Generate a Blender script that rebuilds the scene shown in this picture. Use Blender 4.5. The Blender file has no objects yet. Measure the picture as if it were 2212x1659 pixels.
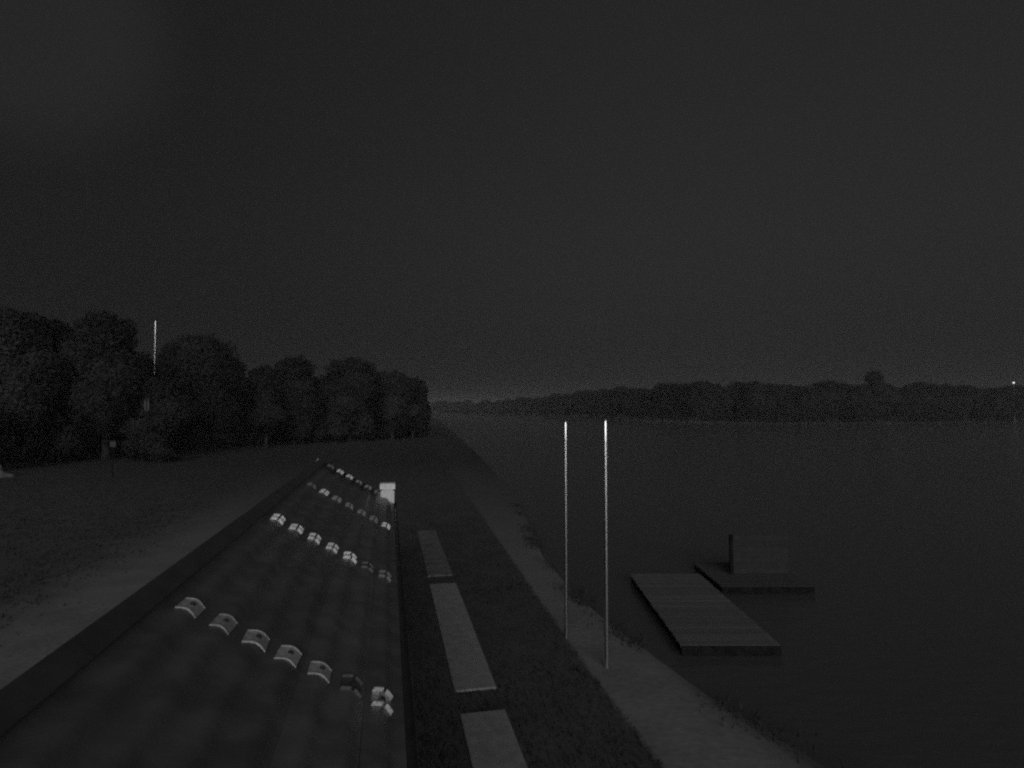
import bpy, math, random
import numpy as np
R = math.radians
SC = bpy.context.scene
COL = SC.collection
AZ = 0.2023                     # the shed, the walkway and the sand strip run this far left of straight ahead
CA, SA = math.cos(AZ), math.sin(AZ)
H = 5.3                         # height of the webcam above the ground

# ------------------------------------------------------------------ camera, sky, stand-in light, exposure
cam = bpy.data.cameras.new('camera'); co = bpy.data.objects.new('camera', cam); COL.objects.link(co)
cam.sensor_width = 36.0; cam.lens = 36.0 * 1300.0 / 2212.0
cam.clip_start = 0.05; cam.clip_end = 9000
co.location = (0, 0, H); co.rotation_euler = (R(90) + 0.0418, 0, 0)
SC.camera = co

SUN_EL, SUN_AZ = R(6.5), R(187)      # low, behind the camera (azimuth measured from +Y towards -X)
sdir = (-math.sin(SUN_AZ) * math.cos(SUN_EL), math.cos(SUN_AZ) * math.cos(SUN_EL), math.sin(SUN_EL))
w = bpy.data.worlds.new('World'); SC.world = w; w.use_nodes = True
nt = w.node_tree; nt.nodes.clear()
def nd(t, typ, **kw):
    n = t.nodes.new(typ)
    for k, v in kw.items(): setattr(n, k, v)
    return n
out = nd(nt, 'ShaderNodeOutputWorld'); bg = nd(nt, 'ShaderNodeBackground')
sky = nd(nt, 'ShaderNodeTexSky', sky_type='NISHITA', sun_disc=False)
sky.sun_elevation = SUN_EL; sky.sun_rotation = R(180 - 7) ; sky.air_density = 1.0; sky.dust_density = 4.0
bw = nd(nt, 'ShaderNodeRGBToBW')
tc = nd(nt, 'ShaderNodeTexCoord')
def mth(t, op, a, b=None, c=None, clamp=False):
    n = nd(t, 'ShaderNodeMath', operation=op); n.use_clamp = clamp
    for i, v in enumerate((a, b, c)):
        if v is None: continue
        if isinstance(v, (int, float)): n.inputs[i].default_value = v
        else: t.links.new(v, n.inputs[i])
    return n.outputs[0]
def mrange(t, v, a, b, c, d, smooth=True):
    n = nd(t, 'ShaderNodeMapRange'); n.interpolation_type = 'SMOOTHSTEP' if smooth else 'LINEAR'
    t.links.new(v, n.inputs[0])
    for i, x in enumerate((a, b, c, d)): n.inputs[i + 1].default_value = x
    return n.outputs[0]
# overcast: an even cloud layer, broken by large soft cloud shapes
mp = nd(nt, 'ShaderNodeMapping'); mp.inputs['Scale'].default_value = (1.0, 1.0, 2.6)
nt.links.new(tc.outputs['Generated'], mp.inputs['Vector'])
nz = nd(nt, 'ShaderNodeTexNoise'); nz.inputs['Scale'].default_value = 1.6; nz.inputs['Detail'].default_value = 5; nz.inputs['Roughness'].default_value = .5
nt.links.new(mp.outputs[0], nz.inputs['Vector'])
cl = mrange(nt, nz.outputs[0], .3, .7, .97, 1.03)
sep = nd(nt, 'ShaderNodeSeparateXYZ'); nt.links.new(tc.outputs['Generated'], sep.inputs[0])
lr = mrange(nt, sep.outputs[0], -.72, .30, .54, 1.0)        # cloud deck thins out towards the open lake
dist = nd(nt, 'ShaderNodeVectorMath', operation='DISTANCE'); nt.links.new(tc.outputs['Generated'], dist.inputs[0]); dist.inputs[1].default_value = (-.575, .685, .465)
lens_glow = mrange(nt, dist.outputs['Value'], .07, .20, 1.65, 1.0)  # lens-reflection glow painted into the sky high on the left
SKY_K = 0.0214
k1 = mth(nt, 'MULTIPLY', cl, lr); k2 = mth(nt, 'MULTIPLY', k1, lens_glow)
nt.links.new(sky.outputs[0], bw.inputs[0])
base = mth(nt, 'MULTIPLY', mth(nt, 'MULTIPLY_ADD', bw.outputs[0], .06, .90), mth(nt, 'MULTIPLY', mrange(nt, sep.outputs[2], 0, .32, .76, 1.0), mrange(nt, sep.outputs[2], .15, .65, 1.0, .88)))      # mostly even cloud, a trace of the clear-sky gradient
k3 = mth(nt, 'MULTIPLY', k2, base)
cmb = nd(nt, 'ShaderNodeCombineColor')
for i in range(3): nt.links.new(k3, cmb.inputs[i])
nt.links.new(cmb.outputs[0], bg.inputs[0]); bg.inputs[1].default_value = SKY_K
nt.links.new(bg.outputs[0], out.inputs[0])

sl = bpy.data.lights.new('stand_in_light', 'SUN'); sl.energy = 2.0; sl.angle = R(56); sl.color = (1, 1, 1)  # added soft light from behind, standing in for the webcam's lamp
so = bpy.data.objects.new('stand_in_light', sl); COL.objects.link(so)
from mathutils import Vector, Matrix
so.rotation_euler = Vector(sdir).to_track_quat('Z', 'Y').to_euler()
so.location = (0, -30, 40)
vs = SC.view_settings; vs.view_transform = 'Standard'; vs.look = 'None'; vs.exposure = 0; vs.gamma = 1; vs.use_curve_mapping = False
SC.cycles.use_denoising = False
SC.cycles.filter_width = 2.3          # the webcam's soft lens
SC.cycles.use_adaptive_sampling = True; SC.cycles.adaptive_threshold = .6; SC.cycles.adaptive_min_samples = 80
SC.cycles.sample_clamp_indirect = .25; SC.cycles.caustics_reflective = False; SC.cycles.caustics_refractive = False

# ------------------------------------------------------------------ helpers
def mat(name, v, rough=.8, metal=0., nscale=0., namp=.25, bump=0., bscale=None, spec=.5, stretch=None):
    m = bpy.data.materials.new(name); m.use_nodes = True
    t = m.node_tree; b = t.nodes['Principled BSDF']
    b.inputs['Base Color'].default_value = (v, v, v, 1); b.inputs['Roughness'].default_value = rough
    b.inputs['Metallic'].default_value = metal; b.inputs['Specular IOR Level'].default_value = spec
    if nscale or bump:
        c = nd(t, 'ShaderNodeTexCoord'); vec = c.outputs['Object']
        if stretch:
            q = nd(t, 'ShaderNodeMapping'); q.inputs['Scale'].default_value = stretch
            t.links.new(vec, q.inputs[0]); vec = q.outputs[0]
        n = nd(t, 'ShaderNodeTexNoise'); n.inputs['Scale'].default_value = nscale or 10; n.inputs['Detail'].default_value = 6
        t.links.new(vec, n.inputs['Vector'])
        if nscale:
            oi = nd(t, 'ShaderNodeObjectInfo')
            r1 = mrange(t, n.outputs[0], .25, .75, v * (1 - namp), v * (1 + namp))
            r2 = mth(t, 'MULTIPLY', r1, mrange(t, oi.outputs['Random'], 0, 1, 1 - namp * .5, 1 + namp * .5, False))
            cc = nd(t, 'ShaderNodeCombineColor')
            for i in range(3): t.links.new(r2, cc.inputs[i])
            t.links.new(cc.outputs[0], b.inputs['Base Color'])
        if bump:
            n2 = nd(t, 'ShaderNodeTexNoise'); n2.inputs['Scale'].default_value = bscale or nscale * 3; n2.inputs['Detail'].default_value = 4
            t.links.new(vec, n2.inputs['Vector'])
            bp = nd(t, 'ShaderNodeBump'); bp.inputs['Strength'].default_value = bump; bp.inputs['Distance'].default_value = .02
            t.links.new(n2.outputs[0], bp.inputs['Height']); t.links.new(bp.outputs[0], b.inputs['Normal'])
    return m
def mesh(name, verts, faces, smooth=False):
    me = bpy.data.meshes.new(name); me.from_pydata([tuple(v) for v in verts], [], faces); me.update()
    if smooth: me.polygons.foreach_set('use_smooth', [len(f) == 4 for f in faces])
    return me
def obj(name, me, m=None, parent=None, loc=None, rz=None):
    o = bpy.data.objects.new(name, me); COL.objects.link(o)
    if m is not None and not me.materials: me.materials.append(m)
    if parent: o.parent = parent
    if loc: o.location = loc
    if rz is not None: o.rotation_euler = (0, 0, rz)
    return o
def empty(name, loc=(0, 0, 0), rz=0):
    o = bpy.data.objects.new(name, None); COL.objects.link(o); o.location = loc; o.rotation_euler = (0, 0, rz); o.empty_display_size = .2
    return o
def tag(o, label, cat, group=None):
    o['label'] = label; o['category'] = cat
    if group: o['group'] = group
    return o
class MB:
    def __init__(s): s.v = []; s.f = []
    def box(s, x0, x1, y0, y1, z0, z1, fn=None):
        n = len(s.v); p = [(x, y, z) for z in (z0, z1) for y in (y0, y1) for x in (x0, x1)]
        s.v += [fn(*q) for q in p] if fn else p
        s.f += [tuple(n + i for i in q) for q in ((0, 2, 3, 1), (4, 5, 7, 6), (0, 1, 5, 4), (2, 6, 7, 3), (0, 4, 6, 2), (1, 3, 7, 5))]
        return s
    def tube(s, pts, rad, n=12, cap=True):
        b = len(s.v)
        for i, (p, r) in enumerate(zip(pts, rad)):
            p = Vector(p); d = (Vector(pts[min(i + 1, len(pts) - 1)]) - Vector(pts[max(i - 1, 0)])).normalized()
            a = d.orthogonal().normalized() if abs(d.z) < .99 else Vector((1, 0, 0)); c = d.cross(a)
            for k in range(n):
                t = 2 * math.pi * k / n; s.v.append(tuple(p + a * (r * math.cos(t)) + c * (r * math.sin(t))))
        for i in range(len(pts) - 1):
            for k in range(n):
                q = b + i * n; s.f.append((q + k, q + (k + 1) % n, q + n + (k + 1) % n, q + n + k))
        if cap:
            s.f.append(tuple(b + k for k in reversed(range(n)))); q = b + (len(pts) - 1) * n; s.f.append(tuple(q + k for k in range(n)))
        return s
    def mesh(s, name, smooth=False): return mesh(name, s.v, s.f, smooth)

M_roof = mat('dark_coated_sheet', .135, .45, .15, 3.0, .25, .08, 30)
M_trim = mat('dark_trim_metal', .085, .4, .3, 4.0, .2)
M_wall = mat('weathered_boarding', .10, .85, 0, 4, .35, .4, 20, stretch=(6, 6, .6))
M_alu_bright = mat('bright_aluminium', .66, .38, .35, 40, .3)
M_alu_mid = mat('mid_grey_aluminium', .18, .45, .35, 40, .35)
M_alu_dark = mat('dark_grey_aluminium', .11, .55, .3, 40, .35)
M_zinc = mat('pale_zinc_plate', .42, .7, .0, 30, .3)
M_screw = mat('black_rubber_screw', .02, .5)
M_vent = mat('white_vent_enamel', .75, .35, 0, 12, .15)
M_conc = mat('pale_concrete', .32, .85, 0, 5, .16, .3, 60)
M_conc_dim = mat('dimmed_concrete', .19, .9, 0, 3, .3, .3, 60)  # darker concrete: lamp falloff painted onto the farthest slab
M_pole = mat('brushed_aluminium_pole', .82, .25, 1.0, 6, .08)
M_polelow = mat('dark_steel_socket', .12, .5, .8)
M_far_pole = mat('white_painted_pole', .90, .30, .9)
M_plank = mat('bleached_jetty_plank', .12, .8, 0, 5, .2, .35, 30, stretch=(1, 8, 8))
M_plank2 = mat('dark_jetty_plank', .062, .8, 0, 5, .2, .35, 30, stretch=(1, 8, 8))  # same planks in a darker tone, for the side platform
M_beam = mat('dark_matt_timber', .0145, 1, 0, 5, .3, spec=0)  # very dark timber without sheen, for beams, fascias and posts
M_screen = mat('grey_screen_board', .0175, .85, 0, 5, .3)
M_leaf = mat('leaves', .042, .7, 0, .6, .35)
M_leaf2 = mat('far_leaves', .03, .8, 0, .2, .3)
M_shrub = mat('shrub_leaves', .036, .7, 0, 1.2, .35)
M_bark = mat('bark', .02, .9, 0, 3, .3, .6, 12)
M_grass = mat('grass_blades', .055, .7, 0, 2, .4)
M_tarp = mat('pale_tarpaulin', .11, .6, 0, 3, .2)
M_sign = mat('pale_sign_face', .04, .5)
M_glass = mat('lantern_glass', .10, .2)

def leafy(m, crown=True):
    # leaf blades: diffuse plus some light passing through; inside a crown the blades share the crown's rounded normal
    t = m.node_tree; b = t.nodes['Principled BSDF']; o_ = t.nodes['Material Output']
    tr = nd(t, 'ShaderNodeBsdfTranslucent'); df = nd(t, 'ShaderNodeBsdfDiffuse'); mx = nd(t, 'ShaderNodeMixShader'); mx.inputs[0].default_value = .12 if crown else .4
    src = b.inputs['Base Color'].links[0].from_socket
    t.links.new(src, tr.inputs[0]); t.links.new(src, df.inputs[0]); t.links.new(df.outputs[0], mx.inputs[1]); t.links.new(tr.outputs[0], mx.inputs[2]); t.links.new(mx.outputs[0], o_.inputs[0])
    if crown:
        c = nd(t, 'ShaderNodeTexCoord'); sb = nd(t, 'ShaderNodeVectorMath', operation='SUBTRACT'); sb.inputs[1].default_value = (.5, .5, .4)
        t.links.new(c.outputs['Generated'], sb.inputs[0])
        vt = nd(t, 'ShaderNodeVectorTransform', vector_type='NORMAL', convert_from='OBJECT', convert_to='WORLD'); t.links.new(sb.outputs[0], vt.inputs[0])
        ge = nd(t, 'ShaderNodeNewGeometry'); sc2 = nd(t, 'ShaderNodeVectorMath', operation='SCALE'); sc2.inputs['Scale'].default_value = .25; t.links.new(ge.outputs['Normal'], sc2.inputs[0])
        nn = nd(t, 'ShaderNodeVectorMath', operation='NORMALIZE'); t.links.new(vt.outputs[0], nn.inputs[0])
        ad = nd(t, 'ShaderNodeVectorMath', operation='ADD'); t.links.new(nn.outputs[0], ad.inputs[0]); t.links.new(sc2.outputs[0], ad.inputs[1])
        n2_ = nd(t, 'ShaderNodeVectorMath', operation='NORMALIZE'); t.links.new(ad.outputs[0], n2_.inputs[0]); t.links.new(n2_.outputs[0], df.inputs['Normal'])
    t.nodes.remove(b)
leafy(M_grass, False)
for m_ in (M_leaf, M_leaf2, M_shrub): leafy(m_)

# ------------------------------------------------------------------ ground and lake
SH_Y = [-400, -60, 0, 9.1, 11.8, 15.7, 18.1, 22, 39.4, 80, 330, 560, 4000]
SH_X = [160, 30.5, 9.0, 4.95, 3.72, 2.48, 1.90, 1.24, .2, -5, -40, -80, -3000]
FA_X = [-4000, -120, -90, -12, 49, 101, 208, 420, 900, 4000]
FA_Y = [910, 770, 750, 550, 341, 237, 259, 281, 310, 310]
def lake_depth(x, y):
    return np.minimum(x - np.interp(y, SH_Y, SH_X), np.interp(x, FA_X, FA_Y) - y)
def axis(parts):
    return np.unique(np.concatenate([np.linspace(a, b, n) for a, b, n in parts]))
gx = axis([(-3500, -300, 8), (-300, -60, 13), (-60, -16, 23), (-16, 12, 94), (12, 60, 25), (60, 400, 40), (400, 3500, 10)])
gy = axis([(-400, -20, 8), (-20, 4, 8), (4, 45, 105), (45, 130, 40), (130, 800, 80), (800, 4000, 9)])
X, Y = np.meshgrid(gx, gy)
D = lake_depth(X, Y)
rng = np.random.default_rng(5)
t = np.clip((D + .55) / 1.1, 0, 1)
Z = -.30 * t * t * (3 - 2 * t) - np.clip(D - .5, 0, 8) * .12
near = (np.abs(X) < 60) & (Y > -20) & (Y < 130)
Z += np.where(near, 0.012 * np.sin(X * .9 + 1.3 * np.sin(Y * .31)) * np.sin(Y * .7 + .8) + rng.normal(0, .003, X.shape), 0) * np.clip(-D / 2, 0, 1)
nx, ny = len(gx), len(gy)
me = bpy.data.meshes.new('ground')
V = np.stack([X, Y, Z], -1).reshape(-1, 3)
idx = np.arange(nx * ny).reshape(ny, nx)
F = np.stack([idx[:-1, :-1], idx[:-1, 1:], idx[1:, 1:], idx[1:, :-1]], -1).reshape(-1, 4)
me.from_pydata(V.tolist(), [], F.tolist()); me.update()
me.polygons.foreach_set('use_smooth', [True] * len(me.polygons))
mg = bpy.data.materials.new('lawn_sand_lamplight'); mg.use_nodes = True
t = mg.node_tree; b = t.nodes['Principled BSDF']; b.inputs['Roughness'].default_value = .95; b.inputs['Specular IOR Level'].default_value = .2
c = nd(t, 'ShaderNodeTexCoord'); mp = nd(t, 'ShaderNodeMapping', vector_type='POINT'); mp.inputs['Rotation'].default_value = (0, 0, -AZ)
t.links.new(c.outputs['Object'], mp.inputs[0])
sp = nd(t, 'ShaderNodeSeparateXYZ'); t.links.new(mp.outputs[0], sp.inputs[0]); U, Vv = sp.outputs[0], sp.outputs[1]
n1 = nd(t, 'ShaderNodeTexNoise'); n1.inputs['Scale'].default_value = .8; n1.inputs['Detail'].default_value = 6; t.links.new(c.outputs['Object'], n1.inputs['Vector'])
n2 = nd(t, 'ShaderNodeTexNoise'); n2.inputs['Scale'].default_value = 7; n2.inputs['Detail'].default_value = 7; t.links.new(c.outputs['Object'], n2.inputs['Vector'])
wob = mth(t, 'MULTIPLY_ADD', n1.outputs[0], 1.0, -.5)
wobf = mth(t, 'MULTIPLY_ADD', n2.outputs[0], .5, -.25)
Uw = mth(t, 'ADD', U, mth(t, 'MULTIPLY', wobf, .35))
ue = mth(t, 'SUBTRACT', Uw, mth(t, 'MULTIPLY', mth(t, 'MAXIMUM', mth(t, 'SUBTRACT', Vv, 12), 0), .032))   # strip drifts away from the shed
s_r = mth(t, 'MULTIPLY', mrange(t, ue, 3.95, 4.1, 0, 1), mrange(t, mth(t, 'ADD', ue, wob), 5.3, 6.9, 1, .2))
s_rf = mth(t, 'MULTIPLY', s_r, mrange(t, mth(t, 'ADD', Vv, mth(t, 'MULTIPLY', wob, 12)), 13, 40, 1, .12))  # fade along the strip is lamp falloff put into the colour
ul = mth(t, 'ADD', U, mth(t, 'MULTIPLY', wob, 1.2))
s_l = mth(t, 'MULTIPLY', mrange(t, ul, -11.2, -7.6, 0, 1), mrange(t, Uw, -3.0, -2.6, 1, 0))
s_lf = mth(t, 'MULTIPLY', s_l, mrange(t, mth(t, 'ADD', Vv, mth(t, 'MULTIPLY', wob, 10)), 17, 44, 1, .08))  # left strip fades outward and forward: lamp falloff put into the colour
sand = mth(t, 'MAXIMUM', s_rf, s_lf)  # sand cover and painted lamp falloff in one mask
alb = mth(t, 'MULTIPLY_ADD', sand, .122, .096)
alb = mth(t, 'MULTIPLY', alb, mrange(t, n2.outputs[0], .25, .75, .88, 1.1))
alb = mth(t, 'MULTIPLY', alb, mrange(t, mth(t, 'ADD', Vv, mth(t, 'MULTIPLY', wob, 16)), 34, 66, 1, .5))   # far ground painted darker, out of the lamp's reach
alb = mth(t, 'MULTIPLY', alb, mrange(t, n1.outputs[0], .25, .75, .85, 1.12))
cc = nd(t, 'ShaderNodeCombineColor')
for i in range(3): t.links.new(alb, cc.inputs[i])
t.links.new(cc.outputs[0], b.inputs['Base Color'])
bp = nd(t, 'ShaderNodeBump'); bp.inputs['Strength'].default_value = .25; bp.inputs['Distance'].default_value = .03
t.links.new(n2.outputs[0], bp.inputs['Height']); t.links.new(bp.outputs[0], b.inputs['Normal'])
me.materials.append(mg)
g = obj('ground', me); g['kind'] = 'structure'; g['label'] = 'dark lawn with sandy strips beside the long shed, pale where lamplight is painted in'

mw = bpy.data.materials.new('lake_water'); mw.use_nodes = True
t = mw.node_tree; b = t.nodes['Principled BSDF']
b.inputs['Base Color'].default_value = (.075, .075, .075, 1); b.inputs['Roughness'].default_value = .2; b.inputs['IOR'].default_value = 1.33
c = nd(t, 'ShaderNodeTexCoord'); n1 = nd(t, 'ShaderNodeTexNoise'); n1.inputs['Scale'].default_value = 1.7; n1.inputs['Detail'].default_value = 5
mp = nd(t, 'ShaderNodeMapping'); mp.inputs['Scale'].default_value = (1, 2.2, 1); t.links.new(c.outputs['Object'], mp.inputs[0]); t.links.new(mp.outputs[0], n1.inputs['Vector'])
bp = nd(t, 'ShaderNodeBump'); bp.inputs['Strength'].default_value = .16; bp.inputs['Distance'].default_value = .12
t.links.new(n1.outputs[0], bp.inputs['Height']); t.links.new(bp.outputs[0], b.inputs['Normal'])
lk = obj('lake', mesh('lake', [(-140, -400, -.12), (3400, -400, -.12), (3400, 800, -.12), (-140, 800, -.12)], [(0, 1, 2, 3)]), mw)
lk['kind'] = 'structure'; lk['label'] = 'calm dark lake under the night sky'

# ------------------------------------------------------------------ the long shed (local frame: u right, v forward)
TH = .5326; ct, st_ = math.cos(TH), math.sin(TH)
L = 1.5
UR, ZR = -1.28 * L, H - .940 * L - .065        # top edge of the pan plane
RIB = .2 * L; S0 = 1.447 * L                  # rib pitch, slope distance of the rightmost fixing column
SE = S0 + .15 * L                             # eave
V0, V1 = .5, 18.35
ROWS = [3.6543 * L + r * 2.665 * L + (.206 * L if r == 3 else 0) for r in range(4)]
def rp(s, v, h=0):                            # on the roof: s down the slope, h above the pan
    return (UR + s * ct + h * st_, v, ZR - s * st_ + h * ct)
shed = empty('boat_shed', (0, 0, 0), AZ)
tag(shed, 'long low shed with dark ribbed lean-to roof filling the foreground', 'shed')
AMP = .023
def wave(ds): return AMP * (1 + math.cos(2 * math.pi * ds / RIB))    # crest on every fixing column
def sheet(s0, s1):
    ns = max(4, int(round((s1 - s0) / RIB * 14))); n = ns + 1
    prof = [(s0 + (s1 - s0) * k / ns) for k in range(n)]
    vs_ = np.linspace(V0, V1, 10); vv = []; ff = []
    for v in vs_:
        sag = .004 * math.sin(v * 1.7 + s0 * 3)
        for q in prof: vv.append(rp(q, v, wave(q - S0) + sag))
    for i in range(9):
        for k in range(ns): ff.append((i * n + k, i * n + k + 1, (i + 1) * n + k + 1, (i + 1) * n + k))
    b = len(vv)
    for v in (V0, V1):
        for q in prof: vv.append(rp(q, v, wave(q - S0) - .008))
    for k in range(ns):
        ff.append((k, b + k, b + k + 1, k + 1)); e = 9 * n
        ff.append((e + k, e + k + 1, b + n + k + 1, b + n + k))
    return mesh('roof_sheet', vv, ff, True)
cols = [S0 - RIB * k for k in range(7)]       # column 0 is nearest the eave
cuts = [(.0, cols[5] + RIB * .5, cols[5:7]), (cols[5] + RIB * .5, cols[3] + RIB * .5, cols[3:5]),
        (cols[3] + RIB * .5, cols[1] + RIB * .5, cols[1:3]), (cols[1] + RIB * .5, SE, cols[0:1])]
sheets = {}
for i, (a, c_, rb) in enumerate(cuts):
    o = obj('roof_sheet', sheet(a, c_), M_roof, shed, loc=(0, 0, .003 * i))
    for q in rb: sheets[round(q, 4)] = o
# a fixing: saddle plate over the rib, two upturned lips towards and away from the eave ends, dark screw between them
def clamp_mesh(name, wd, ln, lip, split):
    v_, f_ = [], []
    def plate(s0, s1, v0, v1, h0, h1, curve=True):
        n = 4 if curve else 1; b = len(v_)
        for k in range(n + 1):
            s = s0 + (s1 - s0) * k / n; c = (wave(s) - 2 * AMP) if curve else 0
            for h in (h0, h1):
                for v in (v0, v1): v_.append((s * ct + (h + c) * st_, v, -s * st_ + (h + c) * ct))
        for k in range(n):
            q = b + 4 * k
            f_.extend([(q, q + 4, q + 5, q + 1), (q + 2, q + 3, q + 7, q + 6), (q, q + 2, q + 6, q + 4), (q + 1, q + 5, q + 7, q + 3)])
        q = b + 4 * n; f_.extend([(b, b + 1, b + 3, b + 2), (q, q + 2, q + 3, q + 1)])
    g_ = wd * (.075 if split else .004)
    plate(-wd / 2, wd / 2, -ln / 2, ln / 2, .000, .005)
    for v in (-ln / 2, ln / 2 - .022):                       # two upturned lips
        for a, c_ in ((-wd / 2, -g_), (g_, wd / 2)): plate(a, c_, v, v + .018, .0055, lip)
    if not split:
        for a in (-wd / 2, wd / 2 - .012): plate(a, a + .012, -ln / 2 + .020, ln / 2 - .024, .0055, lip * .6)
    nb = len(f_)
    plate(-.020, .020, -.020, .020, .0055, .014, False); plate(-.011, .011, -.011, .011, .0145, .024, False)
    return mesh(name, v_, f_), nb
rnd = random.Random(11)
clm = {}
for key, mm, lip, spl in (('new', M_alu_bright, .044, True), ('mid', M_alu_mid, .042, True), ('dark_alu', M_alu_dark, .034, True), ('rimmed', M_zinc, .013, False)):  # keys only tell tone and shape apart, new being the brightest
    me, nb = clamp_mesh('saddle_clamp', .19, .27, lip, spl)
    me.materials.append(mm); me.materials.append(M_screw)
    for i, p in enumerate(me.polygons): p.material_index = 1 if i >= nb else 0
    clm[key] = me
LOOK = [['new', 'dark_alu', 'rimmed', 'rimmed', 'rimmed', 'rimmed', 'rimmed'], ['mid', 'dark_alu', 'new', 'new', 'new', 'new', 'new'],
        ['new', 'mid', 'mid', 'mid', 'mid', 'new', 'dark_alu'], [None, 'mid', 'mid', 'mid', 'new', 'new', 'dark_alu']]
for r, v in enumerate(ROWS):
    for k, s in enumerate(cols):
        key = LOOK[r][k]
        if not key: continue
        x, y, z = rp(s, v, 2 * AMP + .001)
        o = obj('saddle_clamp', clm[key], None, sheets[round(s, 4)])
        o.location = (x, y, z - o.parent.location.z + 0.003 * 0 + .004)
        o.rotation_euler = (0, 0, rnd.uniform(-.05, .05)); k_ = rnd.uniform(.9, 1.1); o.scale = (k_, rnd.uniform(.92, 1.08), rnd.uniform(.9, 1.1))
# trims, gutter, walls
def bent(name, pts, m, v0=V0 - .06, v1=V1 + .06, th=.01):
    vv, ff = [], []; n = len(pts)
    for h in (0, th):
        for v in (v0, v1):
            for s, hh in pts: vv.append(rp(s, v, hh + h))
    for k in range(n - 1):
        ff += [(k, k + 1, n + k + 1, n + k), (2 * n + k, 3 * n + k, 3 * n + k + 1, 2 * n + k + 1), (k, 2 * n + k, 2 * n + k + 1, k + 1), (n + k, n + k + 1, 3 * n + k + 1, 3 * n + k)]
    ff += [(0, n, 3 * n, 2 * n), (n - 1, 3 * n - 1, 4 * n - 1, 2 * n - 1)]
    return obj(name, mesh(name, vv, ff), m, shed)
bent('ridge_flashing', [(-.02, -.20), (-.015, .060), (.05, .058), (.17, .053)], M_trim)
for v in (V0 - .03, V1 + .03):
    m = MB(); m.box(-.10, SE + .02, v - .025, v + .025, -.22, .005, lambda s, y, h: rp(s, y, h)); obj('bargeboard', m.mesh('bargeboard'), M_trim, shed)
vv, ff = [], []; N = 9
eu, _, ez = rp(SE, 0, 0)
for v in (V0, V1):
    for k in range(N): a = math.pi * k / (N - 1); vv.append((eu + .05 - .06 * math.cos(a), v, ez - .03 - .06 * math.sin(a)))
    for k in range(N): a = math.pi * (N - 1 - k) / (N - 1); vv.append((eu + .05 - .054 * math.cos(a), v, ez - .03 - .054 * math.sin(a)))
n = 2 * N
ff = [(k, (k + 1) % n, n + (k + 1) % n, n + k) for k in range(n)]
obj('gutter', mesh('gutter', vv, ff), M_trim, shed)
wl, wr = UR + .12, eu - .25
def zroof(u): return ZR - (u - UR) * math.tan(TH) - .10
for u in (wl, wr):
    m = MB().box(u - .05, u + .05, V0 + .2, V1 - .2, -.05, zroof(u)); obj('side_wall', m.mesh('side_wall'), M_wall, shed)
for v in (V0 + .15, V1 - .15):
    m = MB(); a = len(m.v)
    p = [(wl - .05, -.05), (wr + .05, -.05), (wr + .05, zroof(wr + .05)), (wl - .05, zroof(wl - .05))]
    vv = [(x, v - .05, z) for x, z in p] + [(x, v + .05, z) for x, z in p]
    obj('gable_wall', mesh('gable_wall', vv, [(0, 1, 2, 3), (7, 6, 5, 4), (0, 4, 5, 1), (1, 5, 6, 2), (2, 6, 7, 3), (3, 7, 4, 0)]), M_wall, shed)
# vent box near the far end of the roof
us, vvn = S0 + .02, ROWS[3] - .05
bx, by, bz = rp(us, vvn, .05)
m = MB().box(bx - .19, bx + .19, by - .15, by + .15, bz - .14, bz + .22); vb = obj('roof_vent', m.mesh('roof_vent'), M_vent, shed)
m = MB().box(bx - .21, bx + .21, by - .18, by + .18, bz + .27, bz + .43)
m.box(bx - .16, bx + .16, by - .11, by + .11, bz + .221, bz + .269)
obj('vent_cowl', m.mesh('vent_cowl'), M_vent, vb)

# ------------------------------------------------------------------ walkway slabs beside the shed
wk = empty('concrete_walkway', (0, 0, 0), AZ); tag(wk, 'row of long pale concrete slabs in the grass beside the shed', 'walkway')
for (a, c_) in ((3.6, 10.62), (11.48, 18.5), (19.42, 26.6)):
    m = MB(); e = .03; u0, u1 = 1.26, 2.05
    p0 = [(u0, a), (u1, a), (u1, c_), (u0, c_)]; p1 = [(u0 + e, a + e), (u1 - e, a + e), (u1 - e, c_ - e), (u0 + e, c_ - e)]
    vv = [(x, y, -.08) for x, y in p0] + [(x, y, .030) for x, y in p0] + [(x, y, .036) for x, y in p1]
    ff = [(8, 9, 10, 11)] + [(i, (i + 1) % 4, 4 + (i + 1) % 4, 4 + i) for i in range(4)] + [(4 + i, 4 + (i + 1) % 4, 8 + (i + 1) % 4, 8 + i) for i in range(4)]
    obj('walkway_slab', mesh('walkway_slab', vv, ff), M_conc if a < 19 else M_conc_dim, wk)

# ------------------------------------------------------------------ poles
def pole(name, x, y, top, r, m, label, foot=True, group=None):
    e = empty(name, (x, y, 0)); tag(e, label, 'pole', group)
    hs = np.concatenate([[-.1], np.linspace(-.09, top - .033, 12), [top - .03]])
    obj('shaft', MB().tube([(0, 0, z) for z in hs], [r * (1.08 - .16 * i / 13) for i in range(14)], 20).mesh('shaft', True), m, e)
    obj('cap', MB().tube([(0, 0, top - .028), (0, 0, top - .012), (0, 0, top)], [r * 1.15, r * 1.15, r * .5], 20).mesh('cap', True), m, e)
    return e
pole('flagpole', 1.95, 12.6, 5.08, .046, M_pole, 'thicker and nearer of the two bright bare poles on the sand strip')
pole('flagpole', 1.26, 14.2, 5.02, .041, M_pole, 'thinner left one of the two bright bare poles by the shore')
pole('flagpole', -.5954 * 70, 70, H + .1475 * 70, .062, M_far_pole, 'tall thin pale pole in front of the trees on the left')

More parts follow.
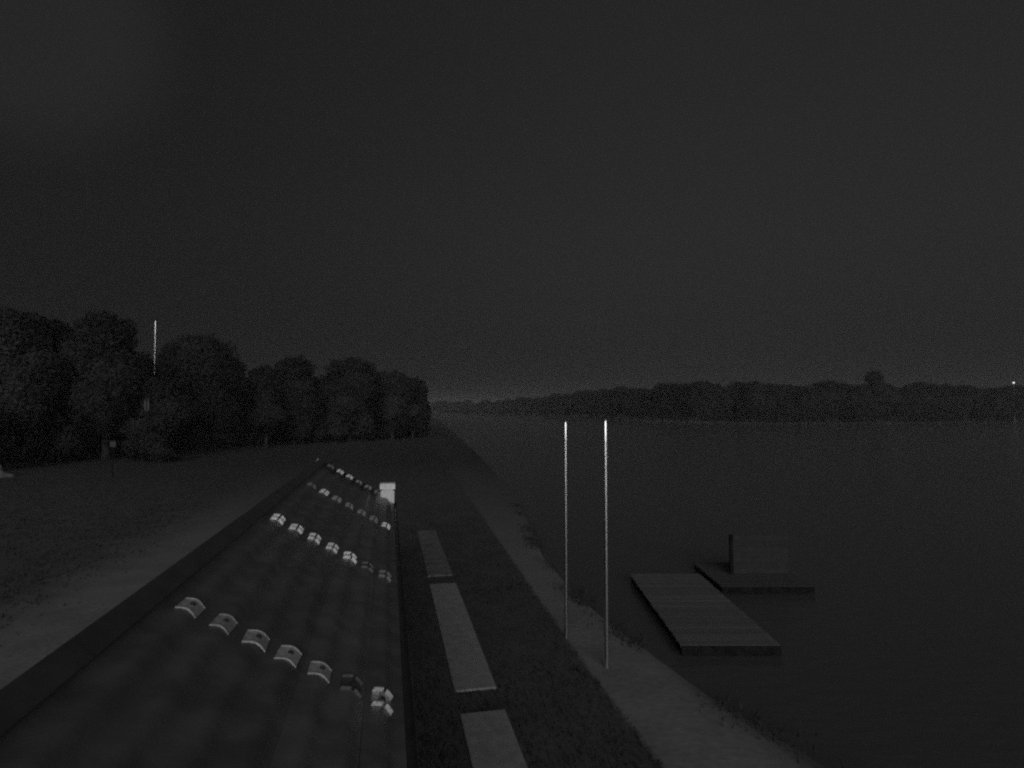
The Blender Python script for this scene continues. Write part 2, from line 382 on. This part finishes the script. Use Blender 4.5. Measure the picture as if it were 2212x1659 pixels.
# ------------------------------------------------------------------ jetty
ZD = .10
jt = empty('jetty', (4.5 * 1.072, 15.3 * 1.072, 0)); tag(jt, 'pale plank jetty platform lying low in the dark water beside the shore', 'jetty')
pw = .153
rj = random.Random(3)
def deck(par, hw, y0, n, pmat=None):
    pm = MB().box(-hw, hw, -pw / 2 + .003, pw / 2 - .003, -.03, 0).mesh('plank'); pm.materials.append(pmat or M_plank)
    for i in range(n):
        o = obj('plank', pm, None, par); o.location = (rj.uniform(-.012, .012), y0 + i * pw, ZD + rj.uniform(-.002, .002)); o.rotation_euler = (rj.uniform(-.004, .004), 0, rj.uniform(-.004, .004))
    yb = y0 + (n - 1) * pw
    for x in (-hw + .08, 0, hw - .08): obj('bearer', MB().box(x - .05, x + .05, y0, yb, ZD - .2, ZD - .036).mesh('bearer'), M_beam, par)
    obj('fascia', MB().box(-hw + .01, hw - .01, y0 - .125, y0 - .085, -.3, ZD - .004).mesh('fascia'), M_beam, par)
    for x in (-hw + .2, hw - .2):
        for y in (y0 + .2, yb - .2): obj('pile', MB().tube([(x, y, -1.4), (x, y, ZD - .21)], [.08, .08], 10).mesh('pile'), M_beam, par)
deck(jt, 1.10, -2.83, 38)
j2 = empty('side_jetty', (7.0 * 1.072, 18.0 * 1.072, 0)); tag(j2, 'smaller plank platform at the far right end of the jetty', 'jetty')
deck(j2, 1.36, -1.32, 18, M_plank2)
sc_ = empty('wind_screen', (7.3 * 1.072, 17.9 * 1.072, ZD)); tag(sc_, 'low grey board screen standing on the smaller jetty platform', 'screen')
for i in range(7): obj('board', MB().box(-.86, .86, -.012, .012, .03 + i * .17, .03 + i * .17 + .165).mesh('board'), M_screen, sc_)
obj('post', MB().box(-.96, -.862, -.05, .05, .004, 1.24).mesh('post'), M_beam, sc_)
obj('post', MB().box(.80, .86, .014, .07, .004, 1.2).mesh('post'), M_beam, sc_)

# ------------------------------------------------------------------ trees
def leaves(rng, n, size, ell, lobes, zlo):
    """leaf clump quads through a crown built of several uneven lobes"""
    P = []
    for (cx, cy, cz, rx, ry, rz, wgt) in lobes:
        k = int(n * wgt)
        d = rng.normal(size=(k, 3)); d /= np.linalg.norm(d, axis=1)[:, None]
        r = (rng.random(k) ** .45)
        wav = 1 + .14 * np.sin(d[:, 0] * 6 + cx * 3) * np.sin(d[:, 1] * 7 + cy) + .12 * np.sin(d[:, 2] * 9 + cz * 2 + d[:, 0] * 5)
        r = r * wav
        P.append(np.stack([cx + d[:, 0] * rx * r, cy + d[:, 1] * ry * r, cz + d[:, 2] * rz * r], 1))
    P = np.concatenate(P); P = P[P[:, 2] > zlo]
    k = len(P)
    a = rng.normal(size=(k, 3)); a /= np.linalg.norm(a, axis=1)[:, None]
    b = np.cross(a, rng.normal(size=(k, 3))); b /= np.linalg.norm(b, axis=1)[:, None]
    s = size * (.55 + .9 * rng.random(k))[:, None]
    V = np.stack([P - a * s, P + b * s * .62, P + a * s, P - b * s * .62], 1).reshape(-1, 3)
    F = np.arange(k * 4).reshape(-1, 4)
    return V, F
def tree_meshes(seed, h, hw, n, leaf, trunk_h, low=.12, lobes_n=9, m=None):
    rng = np.random.default_rng(seed)
    cz = h * (low + 1) / 2; rz = h * (1 - low) / 2
    lobes = [(0, 0, cz, hw * .72, hw * .72, rz * .80, .30)]
    for i in range(lobes_n):
        a = i * 2.4 + rng.uniform(-.5, .5); zz = rng.uniform(-.75, .72) ; q = math.sqrt(max(.05, 1 - zz * zz)) * rng.uniform(.5, .72)
        rr = hw * rng.uniform(.32, .5)
        lobes.append((math.cos(a) * q * hw, math.sin(a) * q * hw, cz + zz * rz * .86, rr, rr, rr * rng.uniform(.7, 1.0), .58 / lobes_n))
    lobes.append((rng.uniform(-.15, .15) * hw, 0, h - rz * .30, hw * .62, hw * .62, rz * .30, .14))
    V, F = leaves(rng, n, leaf, None, lobes, .15)
    me = bpy.data.meshes.new('crown'); me.from_pydata(V.tolist(), [], F.tolist()); me.update(); me.materials.append(m or M_leaf)
    t = MB(); r0 = h * .022
    bend = [rng.uniform(-.3, .3), rng.uniform(-.3, .3)]
    zs = [0, h * .06, h * .25, h * .5, h * .75]
    ctr = [(bend[0] * (z / h) * 2, bend[1] * (z / h) * 2, z - (.2 if z == 0 else 0)) for z in zs]
    t.tube(ctr, [r0 * 1.5, r0 * 1.05, r0 * .85, r0 * .55, r0 * .2], 8)
    for L_ in lobes[1:8]:
        zb = min(h * .6, max(h * .14, L_[2] - hw * .5)); f = zb / h * 2
        st0 = (bend[0] * f, bend[1] * f, zb); mid = ((st0[0] + L_[0]) / 2, (st0[1] + L_[1]) / 2, (zb + L_[2]) / 2 - .1)
        t.tube([st0, mid, (L_[0], L_[1], L_[2])], [r0 * .42, r0 * .28, r0 * .1], 6)
    tm = t.mesh('trunk', True); tm.materials.append(M_bark)
    return me, tm
def plant_tree(name, cm, tm, loc, rz, sc, label, cat='tree', group=None):
    e = empty(name, loc, rz); e.scale = (sc[0], sc[0], sc[1]); tag(e, label, cat, group)
    obj('crown', cm, None, e); obj('trunk', tm, None, e); return e
def px(x_, d): return (x_ - 1106) / 1300.0 * d
def top(y_, d): return H + (883.8 - y_) / 1300.0 * d
GT = 'trees along the left bank'
LEFT = [(40, 668, 120, 60, 'tallest broad dark tree at the left edge of the left bank', 9000),
        (232, 676, 92, 63, 'tall rounded dark tree just left of the tall thin pole', 9000),
        (432, 724, 104, 78, 'broad dome-shaped dark tree just right of the tall thin pole', 9000),
        (576, 790, 50, 84, 'small dark tree in the dip right of the dome-shaped tree', 4000),
        (637, 770, 66, 94, 'left one of the twin round-topped dark trees behind the shed roof', 6000),
        (756, 773, 78, 100, 'right one of the twin round-topped dark trees behind the shed roof', 6500),
        (848, 800, 56, 106, 'lower dark tree between the twin trees and the end of the bank', 5000),
        (892, 816, 42, 110, 'last dark tree at the lake end of the left bank', 4500)]
for i, (x_, y_, hw, d, lab, n) in enumerate(LEFT):
    h = top(y_, d); r_ = hw / 1300 * d
    cm, tm = tree_meshes(100 + i, h, r_, int(n * 6.5), .145, h * .2, low=.03)
    plant_tree('broadleaf_tree', cm, tm, (px(x_, d), d, 0), i * 1.3, (1, 1), lab, 'tree', GT)
FILL = [(135, 735, 80, 74, 'shorter dark tree half hidden behind the two tallest left trees'), (330, 775, 60, 96, 'low dark tree behind the tall thin pole'),
        (515, 812, 60, 100, 'low dark tree behind the dip in the left tree line'), (697, 812, 52, 112, 'low dark tree in the notch between the twin trees'),
        (805, 818, 50, 116, 'low dark tree just right of the twin trees'), (912, 846, 20, 118, 'small low tree where the left bank meets the water')]
cmF, tmF = tree_meshes(150, 10, 4.6, 26000, .14, 2, low=.02)
for i, (x_, y_, hw, d, lab) in enumerate(FILL):
    h = top(y_, d); plant_tree('understorey_tree', cmF, tmF, (px(x_, d), d, 0), i * 1.1, (hw / 1300 * d / 4.6, h / 10), lab, 'tree', GT)
# shrubs along the foot of the trees
cmS, tmS = tree_meshes(160, 3, 2.2, 3000, .14, .4, low=.0, lobes_n=7, m=M_shrub)
rs = random.Random(8)
GS = 'shrubs under the left trees'
x_ = -40
while x_ < 915:
    d = 52 + (x_ + 40) / 955 * 58 + rs.uniform(-3, 3)
    plant_tree('shrub', cmS, tmS, (px(x_, d), d, 0), rs.uniform(0, 6), (rs.uniform(1.0, 1.6), rs.uniform(1.0, 1.8)), 'dark shrub in the unbroken thicket at the foot of the left trees', 'shrub', GS)
    x_ += rs.uniform(20, 34)
plant_tree('bushy_tree', cmF, tmF, (px(345, 66), 66, 0), 1, (80 / 1300 * 66 / 4.6, (top(812, 66)) / 10), 'dark bushy tree hiding the foot of the tall thin pole', 'tree')
for x_, d in ((312, 60.5), (340, 60)): plant_tree('shrub', cmS, tmS, (px(x_, d), d, 0), x_, (.95, 1.0), 'dark shrub hiding the foot of the lantern post and the tall thin pole', 'shrub', 'shrubs below the tall thin pole')
# far bank across the lake
GF = 'trees on the far bank'
var = [tree_meshes(200 + i, 16, 7.2, 11000, .32, 3, low=.0, lobes_n=10, m=M_leaf2) for i in range(5)]
PXT = [(925, 868), (960, 867), (1000, 866), (1040, 864), (1085, 862), (1130, 857), (1200, 850), (1290, 840), (1340, 834), (1400, 838), (1440, 825), (1480, 826), (1530, 820), (1570, 834), (1605, 818), (1640, 824), (1700, 829), (1760, 826), (1800, 822), (1850, 830), (1930, 829), (1980, 827), (2025, 820), (2070, 829), (2110, 832), (2160, 831), (2320, 828)]
PX_, PY_ = zip(*PXT)
BX = [925, 1000, 1090, 1200, 1300, 1400, 1500, 1700, 1900, 2212, 2320]; BD = [760, 660, 540, 410, 335, 275, 238, 230, 238, 262, 268]
rf = random.Random(21)
LABF = 'dark tree in the continuous wood along the far bank of the lake'
x_ = 920.0
while x_ < 2300:
    d = float(np.interp(x_, BX, BD)) + rf.uniform(2, 10)
    h = top(float(np.interp(x_, PX_, PY_)) + rf.uniform(-2, 6), d)
    cm, tm = var[rf.randrange(5)]
    r_ = max(4.2, min(8.5, h * rf.uniform(.36, .5)))
    plant_tree('far_tree', cm, tm, (px(x_, d), d, 0), rf.uniform(0, 6), (r_ / 7.2, h / 16), LABF, 'tree', GF)
    x_ += 1300 * r_ / d * rf.uniform(.55, .85)
d = 246; cm, tm = var[2]
plant_tree('far_tree', cm, tm, (px(1893, d), d, 0), 2, (5.6 / 7.2, top(799, d) / 16), 'tallest tree of the far bank, standing above the others', 'tree', GF)

# ------------------------------------------------------------------ small things
# lit lamp above the far wood
d = 262.0; lx, lz = .8343 * d, H + .0440 * d
e = empty('lamp_mast', (lx, d, 0)); tag(e, 'tiny bright lamp on a mast above the far wood at the right edge', 'lamp')
obj('mast', MB().tube([(0, 0, -.2), (0, 0, lz - .35)], [.16, .09], 8).mesh('mast'), M_polelow, e)
ml = bpy.data.materials.new('lit_lamp'); ml.use_nodes = True
b = ml.node_tree.nodes['Principled BSDF']; b.inputs['Emission Color'].default_value = (1, 1, 1, 1); b.inputs['Emission Strength'].default_value = 1.0
obj('lantern', MB().tube([(0, 0, lz - .34), (0, 0, lz - .2), (0, 0, lz + .2), (0, 0, lz + .34)], [.15, .34, .34, .15], 10).mesh('lantern'), ml, e)
# unlit lantern post near the tall pole
d = 62.0; e = empty('lantern_post', (px(318, d), d, 0)); tag(e, 'short unlit lantern post left of the tall thin pole, only its head visible', 'lamp post')
obj('post', MB().tube([(0, 0, -.1), (0, 0, top(890, d))], [.07, .06], 10).mesh('post'), M_beam, e)
for s in (-.15, .15): obj('lantern_pane', MB().box(s - .07, s + .07, -.06, .06, top(886, d), top(864, d)).mesh('lantern_pane'), M_glass, e)
obj('lantern_roof', MB().tube([(0, 0, top(864, d) + .004), (0, 0, top(859, d))], [.36, .07], 12).mesh('lantern_roof'), M_polelow, e)
d = 47.0; e = empty('notice_sign', (px(247, d), d, 0)); tag(e, 'small faint sign on a post on the left lawn', 'sign')
obj('post', MB().tube([(0, .03, -.1), (0, .03, top(950, d))], [.04, .04], 8).mesh('post'), M_beam, e)
obj('plate', MB().box(-.22, .22, -.02, -.006 + .002, top(965, d), top(953, d)).mesh('plate'), M_sign, e)
# pale tarpaulin heap at the left edge
rt = np.random.default_rng(4); vv, ff = [], []; NA, NR = 28, 9
for i in range(NR):
    q = i / (NR - 1)
    for k in range(NA):
        a = 2 * math.pi * k / NA; rr = (1 - q) ** .8 * (1 + .12 * math.sin(a * 5 + i) + .06 * math.sin(a * 9)) + .03
        sk = 1.0 if q < .15 else .62
        vv.append((1.25 * rr * sk * math.cos(a), .9 * rr * sk * math.sin(a), 1.15 * q ** .8 * (1 + .05 * math.sin(a * 4)) - .05))
for i in range(NR - 1):
    for k in range(NA): ff.append((i * NA + k, i * NA + (k + 1) % NA, (i + 1) * NA + (k + 1) % NA, (i + 1) * NA + k))
ff.append(tuple((NR - 1) * NA + k for k in range(NA)))
th = obj('tarpaulin_heap', mesh('tarpaulin_heap', vv, ff, True), M_tarp); th.location = (-40.45, 47.4, .0); tag(th, 'pale tarpaulin heap cut off by the left edge of the picture', 'tarpaulin')

# grass: lawn beside the walkway, lawn on the left, tufts along the water's edge
rng = np.random.default_rng(77)
def blades(n, gen, h0, h1, wd):
    P, hh = gen(n); n = len(P)
    a = rng.uniform(0, 2 * math.pi, n); h = (h0 + (h1 - h0) * rng.random(n)) * hh
    dx, dy = np.cos(a) * wd * (.6 + h / h1), np.sin(a) * wd * (.6 + h / h1); lean = rng.normal(0, .35, (n, 2)) * h[:, None]
    A = np.stack([P[:, 0] - dx, P[:, 1] - dy, np.full(n, -.01)], 1); B = np.stack([P[:, 0] + dx, P[:, 1] + dy, np.full(n, -.01)], 1)
    T = np.stack([P[:, 0] + lean[:, 0], P[:, 1] + lean[:, 1], h], 1)
    return np.stack([A, B, T], 1).reshape(-1, 3)
def to_world(u, v): return np.stack([u * CA - v * SA, u * SA + v * CA], 1)
def strip(n):
    v = 7 + 60 * rng.random(n) ** 2.2; u = rng.uniform(.3, 4.05 + np.clip(v - 12, 0, None) * .032, n)
    k = ~((u > 1.22) & (u < 2.09) & (((v > 3.5) & (v < 10.66)) | ((v > 11.44) & (v < 18.54)) | ((v > 19.38) & (v < 26.64))))
    return to_world(u[k], v[k]), np.ones(k.sum())
def leftlawn(n):
    v = 13 + 40 * rng.random(n) ** 1.2; u = -9.8 - 26 * rng.random(n) ** 1.1 + rng.normal(0, .8, n)
    return to_world(u, v), np.ones(n)
def shore(n):
    y = 8 + 26 * rng.random(n) ** 1.4; x = np.interp(y, SH_Y, SH_X) + rng.normal(-.25, .22, n)
    k = (np.sin(y * 1.9) + np.sin(y * .73 + 2) + rng.normal(0, .5, n)) > .2
    return np.stack([x, y], 1)[k], np.ones(k.sum())
V = np.concatenate([blades(17000, strip, .03, .09, .012), blades(26000, leftlawn, .04, .13, .022), blades(2600, shore, .05, .17, .012)])
F = np.arange(len(V)).reshape(-1, 3)
me = bpy.data.meshes.new('grass'); me.from_pydata(V.tolist(), [], F.tolist()); me.update(); me.materials.append(M_grass)
go = obj('grass', me); go['kind'] = 'stuff'; go['label'] = 'short dark grass of the lawns and tufts along the shore'; go['category'] = 'grass'

# thin haze added to lift the dark tones: one closed box round everything
hz = obj('haze', MB().box(-3600, 3600, -450, 4100, -2.6, 23.5).mesh('haze'))
mh = bpy.data.materials.new('black_lift_haze'); mh.use_nodes = True; t = mh.node_tree; t.nodes.clear()
o_ = nd(t, 'ShaderNodeOutputMaterial'); pv = nd(t, 'ShaderNodeVolumePrincipled'); pv.inputs['Color'].default_value = (.9, .9, .9, 1); pv.inputs['Density'].default_value = .0003
t.links.new(pv.outputs[0], o_.inputs['Volume']); hz.data.materials.append(mh); hz['kind'] = 'stuff'; hz['label'] = 'thin haze volume added to brighten the dark lake and its banks'
